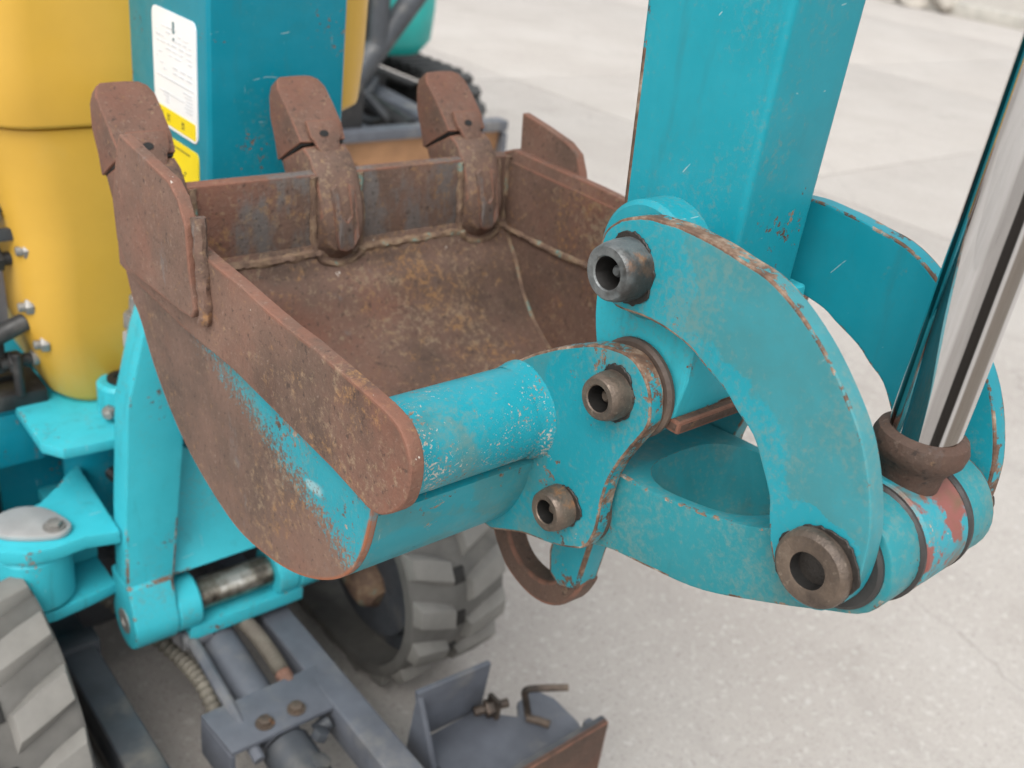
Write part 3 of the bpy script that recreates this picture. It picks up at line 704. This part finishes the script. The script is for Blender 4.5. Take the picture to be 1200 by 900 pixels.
part('bracket_pin', cyl((-.0838, .614, .264), (.0218, .614, .264), .0205, .002), 'pinchrome', SB)
part('pin_end', lathe([(0, .0165), (.0012, .0165), (.0014, .008), (-.003, .006)], (-.1706, .614, .264), (-1, 0, 0), 30), 'bare', SB)
# side lug for the swing cylinder
def plan(pts, z0, z1, off=.003): return prism(pts, z0, z1, off, 2, 'z')
pc = Vector((-.252, .665))
up = [(-.1685, .612), (-.205, .622), (-.240, .618), (-.268, .622), (-.292, .640), (-.300, .665), (-.292, .690), (-.270, .702), (-.248, .704), (-.226, .712), (-.200, .735), (-.178, .76), (-.1625, .77)]
part('upper_lug', plan(up, .382, .400), 'teal_bracket', SB)
lo = [(-.1685, .640), (-.205, .632), (-.245, .626), (-.272, .630), (-.296, .645), (-.302, .67), (-.29, .70), (-.24, .71), (-.21, .72), (-.17, .74)]
part('lower_lug', plan(lo, .288, .304), 'teal_bracket', SB)
part('lug_web', box(-.24, -.1685, .70, .72, .304, .382, .002), 'teal_bracket', SB)
part('cylinder_eye', cyl((pc.x, pc.y, .307), (pc.x, pc.y, .379), .042, .004), 'teal_bracket', SB)
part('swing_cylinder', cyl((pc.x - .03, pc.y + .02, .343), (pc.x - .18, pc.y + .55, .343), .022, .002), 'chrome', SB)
cov = [tuple(p) for p in cr([(-.246, .634), (-.228, .630), (-.214, .640), (-.216, .660), (-.228, .688), (-.250, .703), (-.276, .700), (-.290, .684), (-.286, .662), (-.268, .646)], 4, True)]
part('pin_cover', plan(cov, .4003, .408, .0025), 'cover', SB)
part('cover_bolt', merge(lathe([(0, .0125), (.0015, .0125)], (-.231, .646, .408), (0, 0, 1), 24), hexnut((-.231, .646, .4094), (0, 0, 1), .0085, .006)), 'bare', SB)
# kingpost head
part('kingpost_boss', cyl((-.112, .735, .475), (-.112, .735, .528), .030, .004), 'teal_bracket', SB)
part('kingpost_pin', lathe([(0, .018), (.004, .018), (.0042, .01), (.002, .009)], (-.112, .735, .5275), (0, 0, 1), 24), 'hole', SB)
part('boss_bolt', merge(hexnut((-.1365, .716, .500), (-.5, -1, .05), .0085, .009), cyl((-.1365, .716, .500), (-.143, .702, .501), .005)), 'bare', SB)
# hose fitting beside the boom foot
fx, fy = -.120, .665
part('hose_fitting', merge(cyl((fx, fy, .604), (fx + .004, fy, .668), .0075), hexnut((fx, fy, .630), (.04, 0, 1), .0115, .018)), 'bare', SB)
part('hose_nut', hexnut((fx - .001, fy, .607), (.04, 0, 1), .0122, .018), 'cover', SB)

# ------------------------------------------------------------------ chassis front: fork plate, frame, valve gear
CH = part('chassis_frame', plan([(-.222, .700), (-.205, .675), (-.120, .668), (-.05, .70), (-.05, .9), (-.22, .9)], .474, .488), 'teal_bracket', EX)
part('lower_fork', plan([(-.19, .75), (.12, .75), (.12, .95), (-.19, .95)], .30, .318), 'teal_bracket', CH)
part('frame_channel', merge(box(-.46, -.192, .795, .803, .405, .478, .003), box(-.46, -.165, .798, .93, .470, .482, .003)), 'teal_boom', CH)
part('frame_wall', merge(box(-.235, -.12, .86, .875, .20, .47, .002), cyl((-.125, .80, .30), (-.125, .80, .466), .045, .002)), 'teal_boom', CH)
part('frame_rear', box(-.32, .26, .88, 1.7, .22, .44, .01), 'dark_grey', CH)
part('upper_deck', box(-.36, .30, .88, 1.75, .455, .51, .01), 'teal_boom', CH)
part('rear_body', bev(box(-.34, .28, 1.25, 1.78, .512, 1.02, 0), .06, 4), 'teal_boom', CH)
for i, (y0, z0) in enumerate(((.76, .44), (.80, .41), (.83, .47))):
    part('hydraulic_hose', tube(cr([(-.10 + .02 * i, y0 - .02, .36), (-.125, y0, .385), (-.135, y0 + .06, .40), (-.16, y0 + .13, .38)], 6), .0105, 10), 'black', CH)
# valve gear on the left
VG = part('valve_block', merge(box(-.30, -.205, .83, .92, .482, .512, .004), box(-.30, -.182, .79, .86, .484, .506, .006), box(-.31, -.222, .80, .84, .53, .575, .006)), 'black', EX)
part('pale_panel', box(-.232, -.206, .835, .84, .56, .70, .003), 'lavender', VG)
for (x, z, r) in ((-.2255, .73, .013), (-.212, .735, .009), (-.207, .675, .011), (-.2, .545, .011)):
    part('fitting', merge(cyl((x - .03, .80, z), (x + .004, .80, z), r * .7), hexnut((x - .022, .80, z), (1, 0, 0), r * 1.25, .014)), 'black', VG)
    part('fitting_end', cyl((x + .0045, .80, z), (x + .012, .80, z), r * .85), 'bare', VG)
for (x, y, z) in ((-.193, .78, .69), (-.197, .78, .622), (-.186, .775, .574)):
    part('bolt', merge(cyl((x - .012, y, z), (x + .01, y - .002, z), .0055), hexnut((x - .004, y, z), (1, -.2, 0), .010, .009)), 'bare', VG)
part('linkage_lever', merge(box(-.252, -.236, .785, .795, .59, .75, .003), box(-.252, -.20, .786, .794, .70, .715, .003)), 'dark_grey', VG)
part('linkage_lever', merge(cyl((-.26, .79, .575), (-.198, .79, .60), .011), cyl((-.214, .79, .505), (-.214, .79, .56), .006)), 'black', VG)
for i in range(3):
    part('hydraulic_hose', tube(cr([(-.27 - .02 * i, .80, .50), (-.262 - .02 * i, .80, .60), (-.25 - .02 * i, .82, .70), (-.27 - .02 * i, .84, .82)], 8), .012, 10), 'black', VG)

# ------------------------------------------------------------------ yellow cover
def rring(x0, x1, y0, y1, r, z, n=7):
    out = []
    for cx2, cy2, a0 in ((x1 - r, y1 - r, 0), (x0 + r, y1 - r, 90), (x0 + r, y0 + r, 180), (x1 - r, y0 + r, 270)):
        for k in range(n):
            a = math.radians(a0 + 90 * k / (n - 1)); out.append((cx2 + r * math.cos(a), cy2 + r * math.sin(a), z))
    return out
def hood(secs):
    return bev(quad_loft(new(), [rring(*s) for s in secs]), .004, 2, 45)
HD = part('hood', hood([(-.160, .12, .768, 1.15, .045, .482), (-.178, .135, .756, 1.15, .05, .500), (-.206, .150, .750, 1.16, .055, .60), (-.208, .155, .748, 1.18, .06, .70), (-.220, .162, .745, 1.2, .06, .80), (-.230, .175, .741, 1.2, .06, .834)]), 'yellow', EX, 'rounded yellow plastic cover behind the boom', 50)
part('hood_lid', hood([(-.236, .215, .735, 1.2, .06, .8365), (-.238, .228, .733, 1.21, .06, .842), (-.240, .234, .733, 1.21, .06, .90), (-.238, .238, .733, 1.21, .06, 1.02), (-.225, .22, .745, 1.2, .06, 1.12), (-.19, .17, .78, 1.17, .06, 1.15)]), 'yellow', HD, None, 50)

# ------------------------------------------------------------------ tracks
def track(x0, x1, yc, zc, R, L, seed):
    xm, wd = (x0 + x1) / 2, (x1 - x0)
    def path(s):      # s along the loop from the front bottom, going up over the front idler
        arc = math.pi * R; tot = 2 * arc + 2 * L; s %= tot
        if s < arc:
            a = -math.pi / 2 - s / R; return Vector((yc + R * math.cos(a), zc + R * math.sin(a))), Vector((math.cos(a), math.sin(a)))
        s -= arc
        if s < L: return Vector((yc + s, zc + R)), Vector((0, 1))
        s -= L
        if s < arc:
            a = math.pi / 2 - s / R; return Vector((yc + L + R * math.cos(a), zc + R * math.sin(a))), Vector((math.cos(a), math.sin(a)))
        s -= arc; return Vector((yc + L - s, zc - R)), Vector((0, -1))
    tot = 2 * math.pi * R + 2 * L; N = 120
    bm = new(); prof_ = [(-wd / 2, 0), (-wd / 2 + .006, .003), (wd / 2 - .006, .003), (wd / 2, 0), (wd / 2, -.016), (-wd / 2, -.016)]; rings = []
    for k in range(N):
        p, nrm = path(tot * k / N); rings.append([bm.verts.new((xm + a, *(p + nrm * b))) for a, b in prof_])
    for k in range(N):
        A, B = rings[k], rings[(k + 1) % N]
        for q in range(6): bm.faces.new((A[q], A[(q + 1) % 6], B[(q + 1) % 6], B[q]))
    bmesh.ops.recalc_face_normals(bm, faces=bm.faces)
    T = part('rubber_track', bm, 'rubber', EX)
    pitch = tot / 40; half = wd / 2
    def lugm(sd):
        # slanted block: long side leans along the track, from the middle gap to the edge
        f = lambda a, b: (sd * a, b)
        base = [(.011, -.034), (.048, -.018), (half - .001, -.002), (half - .001, .040), (.045, .026), (.010, .008)]
        base = [(a, b * pitch / .068) for a, b in base]
        bm = new(); lo_ = [bm.verts.new((sd * a, b, -.002)) for a, b in base]
        cx3 = sum(a for a, _ in base) / 6; cy3 = sum(b for _, b in base) / 6
        hi_ = [bm.verts.new((sd * (cx3 + (a - cx3) * .86), cy3 + (b - cy3) * .70, .017)) for a, b in base]
        bm.faces.new(lo_); bm.faces.new(hi_[::-1])
        for i in range(6): bm.faces.new((lo_[i], hi_[i], hi_[(i + 1) % 6], lo_[(i + 1) % 6]))
        bmesh.ops.recalc_face_normals(bm, faces=bm.faces); return jitter(bev(bm, .003, 2), .001, 40)
    ml, mr = mesh('lug', lugm(-1), 'lug'), mesh('lug', lugm(1), 'lug')
    msl = mesh('link_window', box(-.009, .009, -.012, .012, .001, .0065, .002), ['hole'])
    for k in range(40):
        for sd, me, off in ((-1, ml, 0), (1, mr, .5)):
            s = (k + off) * pitch; p, nrm = path(s); p2, _ = path(s + .002); t = (p2 - p).normalized()
            o = link('lug', me, T); o.matrix_local = Matrix(((1, 0, 0, xm), (0, t.x, nrm.x, p.x), (0, t.y, nrm.y, p.y), (0, 0, 0, 1)))
        s = (k + .72) * pitch; p, nrm = path(s); p2, _ = path(s + .002); t = (p2 - p).normalized()
        o = link('link_window', msl, T); o.matrix_local = Matrix(((1, 0, 0, xm), (0, t.x, nrm.x, p.x), (0, t.y, nrm.y, p.y), (0, 0, 0, 1)))
    for y in (yc, yc + L):
        part('idler_wheel', lathe([(-.05, .03), (-.048, R - .05), (-.03, R - .045), (-.028, R - .019), (.028, R - .019), (.03, R - .045), (.048, R - .05), (.05, .03)], (xm, y, zc), (1, 0, 0), 48), 'dark_grey', T)
    part('track_frame', bev(box(xm - .035, xm + .035, yc + .10, yc + L - .1, zc - .05, zc + .06, 0), .012, 2), 'dark_grey', T)
    sg = -1 if xm > 0 else 1
    xin = xm + sg * .048
    part('track_yoke', lathe([(0, .02), (.012, .034), (.03, .037), (.40, .037)], (xin, yc - .045, zc - .035), (0, .83, .32), 24), 'weld', T)
    for q in range(3):
        part('track_roller', cyl((xm - .045, yc + .22 + q * (L - .44) / 2, zc - R + .055), (xm + .045, yc + .22 + q * (L - .44) / 2, zc - R + .055), .04, .003), 'dark_grey', T)
    return T
track(.168, .330, .640, .183, .163, .85, 1)
track(-.430, -.268, .605, .183, .163, .88, 2)
part('undercarriage_frame', merge(box(-.27, .21, .80, 1.35, .10, .215, .01), box(-.12, .09, .78, 1.2, .215, .30, .01)), 'dark_grey', EX)

# ------------------------------------------------------------------ dozer blade
mold = []
for t in range(9):
    a = t / 8; mold.append((.205 + .03 * math.sin(a * math.pi) , .02 + .18 * a))
prof_b = mold + [(y + .010, z) for y, z in reversed(mold)]
BB = prism(prof_b, -.43, .280, .002)
DZ = part('dozer_blade', BB, ['dark_grey'], EX, 'low grey dozer blade with a bolted-on end plate')
part('end_shelf', plan([(.085, .340), (.083, .30), (.095, .262), (.125, .222), (.27, .222), (.282, .25), (.283, .30), (.270, .328), (.235, .322), (.220, .302), (.190, .330), (.185, .342)], .146, .154, .002), 'grey', DZ)
part('end_upright', bev(quad_loft(new(), [[(.095, .345, .150), (.190, .342, .150), (.190, .352, .150), (.095, .355, .150)], [(.070, .330, .252), (.178, .323, .252), (.178, .331, .252), (.070, .338, .252)]]), .002, 2), 'grey', DZ)
part('end_gusset', prism([(.345, .152), (.335, .25), (.26, .10), (.27, .06), (.34, .06)], .072, .080, .002), 'grey', DZ)
part('end_edge', prism([(.199, .10), (.206, .10), (.206, .204), (.199, .204)], .13, .276, .002), 'rust_dark', DZ)
part('end_tab', box(.255, .268, .208, .224, .150, .196, .003), 'grey', DZ)
part('tommy_bar', tube(cr([(.232, .296, .155), (.226, .300, .185), (.225, .302, .196), (.232, .296, .202), (.255, .282, .203), (.272, .272, .203)], 5), .0048, 10), 'pin', DZ)
part('tommy_bar', tube([(.226, .292, .157), (.236, .278, .158), (.243, .266, .158)], .0055, 10), 'pin', DZ)
part('clamp_screw', merge(cyl((.168, .332, .165), (.212, .316, .172), .006), hexnut((.182, .327, .167), (1, -.35, .1), .012, .012), box(.190, .197, .312, .334, .153, .184, .002)), 'pin', DZ)
for (xa, xb_) in ((.004, .044), (-.236, -.194)):
    part('push_arm', bev(quad_loft(new(), [[(xa, .78, .155), (xb_, .78, .155), (xb_, .78, .205), (xa, .78, .205)], [(xa, .215, .145), (xb_, .215, .145), (xb_, .215, .20), (xa, .215, .20)]]), .005, 3), 'grey' if xa > 0 else 'dark_grey', DZ)
part('arm_flange', box(.0445, .060, .22, .46, .140, .165, .003), 'grey', DZ)
part('arm_clamp', box(-.240, -.188, .655, .685, .150, .212, .004), 'dark_grey', DZ)
part('blade_cylinder', cyl((-.060, .70, .205), (-.058, .42, .165), .0255, .003), 'grey', DZ)
part('cylinder_pipe', merge(tube(cr([(-.098, .60, .214), (-.098, .56, .214), (-.100, .45, .195), (-.100, .40, .18)], 5), .0075, 10), cyl((-.106, .60, .212), (-.088, .625, .214), .012)), 'grey', DZ)
part('pipe_boss', cyl((-.108, .598, .212), (-.070, .598, .212), .0135), 'grey', DZ)
def ribbed(P, r, label=None):
    q = cr(P, 24); return tube(q, r, 10, 3, r * .3)
part('spiral_hose', ribbed([(-.028, .63, .205), (-.022, .58, .210), (-.020, .53, .206), (-.020, .495, .198)], .0085), 'hose', DZ)
part('spiral_hose', ribbed([(-.150, .74, .20), (-.112, .64, .175), (-.100, .56, .172), (-.108, .48, .160)], .0085), 'hose', DZ)
part('hose_end', cyl((-.020, .4955, .198), (-.019, .476, .193), .0105), 'rust', DZ)
part('guard_plate', bev(quad_loft(new(), [[(-.138, .482, .197), (.018, .482, .204), (.018, .486, .204), (-.138, .486, .197)], [(-.134, .412, .200), (.012, .406, .206), (.012, .406, .212), (-.134, .412, .206)], ]), .001, 2), 'grey', DZ) if False else part('guard_plate', merge(
    bev(quad_loft(new(), [[(-.136, .480, .197), (.020, .480, .197), (.020, .480, .203), (-.136, .480, .203)], [(-.129, .412, .192), (.008, .410, .192), (.008, .410, .199), (-.129, .412, .199)]]), .0015, 2),
    bev(quad_loft(new(), [[(-.136, .480, .14), (-.130, .480, .14), (-.130, .480, .196), (-.136, .480, .196)], [(-.130, .412, .13), (-.124, .412, .13), (-.124, .412, .191), (-.130, .412, .191)]]), .0012, 2)), 'grey', DZ)
for x in (-.078, -.036): part('guard_bolt', merge(lathe([(0, .0115), (.0015, .0115)], (x, .430, .2005), (0, 0, 1), 20), hexnut((x, .430, .2018), (0, 0, 1), .0085, .006)), 'pin', DZ)
part('cylinder_head', merge(cyl((-.058, .415, .163), (-.056, .345, .152), .030), cyl((-.085, .36, .15), (-.03, .36, .15), .018), hexnut((-.045, .36, .17), (.3, 0, 1), .013, .014)), 'dark_grey', DZ)
ring = lathe([(-.009, .0165), (-.009, .0225), (.009, .0225), (.009, .0165), (-.009, .0165)], (-.055, .325, .160), (.55, .35, .8), 30, cap=False)
part('pin_ring', ring, 'pin', DZ)
part('fitting', merge(hexnut((-.025, .395, .176), (.5, 0, 1), .011, .012), cyl((-.02, .41, .17), (.0, .41, .178), .010)), 'dark_grey', DZ)

# ================================================================== second machine behind
E2 = thing('mini_excavator', (1.5, 2.9, 0), 'blurred green-teal mini excavator parked behind the rusty bucket', 'excavator')
by = 2.366
part('dozer_blade', prism([(by, .03), (by + .03, .10), (by + .035, .18), (by + .02, .265), (by + .035, .265), (by + .05, .18), (by + .045, .1), (by + .015, .03)], 1.12, 1.865, .003), 'tan_blade', E2)
part('blade_rail', box(1.12, 1.88, by - .005, by + .05, .268, .305, .005), 'grey', E2)
part('blade_cheek', prism([(by - .01, .02), (by + .06, .02), (by + .06, .26), (by + .0, .26)], 1.866, 1.885, .003), 'grey', E2)
for x, y1 in ((1.60, 3.1), (1.27, 3.1)):
    part('push_arm', bev(quad_loft(new(), [[(x, by + .05, .20), (x + .085, by + .05, .20), (x + .085, by + .05, .29), (x, by + .05, .29)], [(x - .01, y1, .24), (x + .075, y1, .24), (x + .075, y1, .33), (x - .01, y1, .33)]]), .006, 2), 'grey', E2)
part('blade_cylinder', cyl((1.50, by + .06, .28), (1.46, 3.0, .36), .035), 'black', E2)
for i, P in enumerate(([(1.56, 2.45, .25), (1.50, 2.50, .30), (1.44, 2.6, .27), (1.40, 2.72, .33)], [(1.63, 2.55, .27), (1.52, 2.6, .24), (1.45, 2.5, .30), (1.38, 2.6, .40)], [(1.38, 2.75, .42), (1.45, 2.72, .34), (1.52, 2.75, .31), (1.6, 2.8, .36)])):
    part('hose', tube(cr(P, 8), .014, 8), 'dark_grey', E2)
def farbelt(x0, x1, yc, L, R=.17, zc=.18):
    xm = (x0 + x1) / 2; N = 90; tot = 2 * math.pi * R + 2 * L; bm = new(); rings = []
    def path(s):
        s %= tot; arc = math.pi * R
        if s < arc: a = -math.pi / 2 - s / R; return yc + R * math.cos(a), zc + R * math.sin(a), math.cos(a), math.sin(a)
        s -= arc
        if s < L: return yc + s, zc + R, 0, 1
        s -= L
        if s < arc: a = math.pi / 2 - s / R; return yc + L + R * math.cos(a), zc + R * math.sin(a), math.cos(a), math.sin(a)
        s -= arc; return yc + L - s, zc - R, 0, -1
    for k in range(N):
        y, z, ny, nz_ = path(tot * k / N)
        rings.append([bm.verts.new((x, y + ny * o, z + nz_ * o)) for x, o in ((x0, 0), (x1, 0), (x1, -.02), (x0, -.02))])
    for k in range(N):
        A, B = rings[k], rings[(k + 1) % N]
        for q in range(4): bm.faces.new((A[q], A[(q + 1) % 4], B[(q + 1) % 4], B[q]))
    bmesh.ops.recalc_face_normals(bm, faces=bm.faces)
    T = part('rubber_track', bm, 'rubber_far', E2)
    me = mesh('lug', bev(box(x0 - xm, x1 - xm, -.02, .02, -.005, .022, 0), .006, 2), 'rubber_far')
    for k in range(42):
        y, z, ny, nz_ = path(tot * k / 42); o = link('lug', me, T)
        o.matrix_local = Matrix(((1, 0, 0, xm), (0, nz_, ny, y), (0, -ny, nz_, z), (0, 0, 0, 1)))
    for yy in (yc, yc + L): part('idler_wheel', cyl((x0 + .03, yy, zc), (x1 - .03, yy, zc), R - .03), 'black', T)
    part('track_frame', box(x0 + .04, x1 - .04, yc, yc + L, zc - .08, zc + .09, .01), 'black', T)
farbelt(1.84, 2.04, 2.86, .9); farbelt(1.05, 1.24, 2.84, .9)
part('chassis', box(1.25, 1.72, 2.9, 3.7, .15, .36, .02), 'black', E2)
BD = part('body', bev(quad_loft(new(), [rring(1.10, 1.84, 2.80, 3.9, .12, z, 8) for z in (.44,)] + [rring(1.06, 1.88, 2.76, 3.95, .16, .49, 8), rring(1.06, 1.90, 2.76, 3.95, .18, .60, 8), rring(1.10, 1.92, 2.80, 3.95, .18, .95, 8), rring(1.2, 1.85, 2.9, 3.9, .15, 1.0, 8)]), .01, 2, 45), 'teal_far', E2, None, 50)
part('body_recess', box(1.30, 1.58, 2.735, 2.77, .50, .80, .01), 'black', BD)
part('boom_cylinder', cyl((1.22, 2.42, .40), (1.66, 2.50, .85), .038), 'dark_grey', E2)
part('boom_arm', cyl((1.36, 2.44, .56), (1.38, 2.46, .95), .030), 'dark_grey', E2)
part('swing_bracket', bev(box(1.14, 1.30, 2.40, 2.60, .16, .50, 0), .02, 2), 'black', E2)

# ------------------------------------------------------------------ rubble and weeds along the far kerb
rnd = random.Random(11)
stones = [(12.75, 6.95, .10, .24), (12.7, 6.55, .13, .20), (12.95, 7.25, .12, .22)]
for i, (x, y, z, r) in enumerate(stones):
    b = new(); bmesh.ops.create_icosphere(b, subdivisions=2, radius=r); bmesh.ops.scale(b, vec=(1.2, 1, .7), verts=b.verts); jitter(b, r * .5, 4, i)
    bmesh.ops.translate(b, vec=(x, y, z), verts=b.verts)
    o = part('stone', b, 'stone'); o['label'] = ['largest pale stone on the far kerb', 'pale stone nearest the road on the far kerb', 'pale stone behind the others on the far kerb'][i]; o['category'] = 'stone'; o['group'] = 'stones on the far kerb'
for i, (x, y) in enumerate(((12.9, 7.4), (12.95, 7.05), (13.1, 7.9))):
    t = thing('weed', (x, y, .1), ['bushy green weed at the far kerb', 'small green weed between the kerb stones', 'green weed at the end of the far kerb'][i], 'weed', 'weeds along the far kerb')
    b = new()
    for k in range(70):
        a = rnd.uniform(0, 6.28); rr = rnd.uniform(.02, .2); c = Vector((x + rr * math.cos(a), y + rr * math.sin(a), .12 + rnd.uniform(0, .26)))
        d = Vector((math.cos(a), math.sin(a), rnd.uniform(.1, 1))).normalized(); s = d.cross(Vector((0, 0, 1))).normalized() * .018; L = rnd.uniform(.05, .1)
        vv = [b.verts.new(c), b.verts.new(c + d * L * .5 + s), b.verts.new(c + d * L), b.verts.new(c + d * L * .5 - s)]; b.faces.new(vv)
    part('foliage', b, 'leaf', t)
    part('stem', tube([(x, y, .08), (x + .01, y, .2), (x, y + .01, .32)], .008, 6), 'leaf', t)
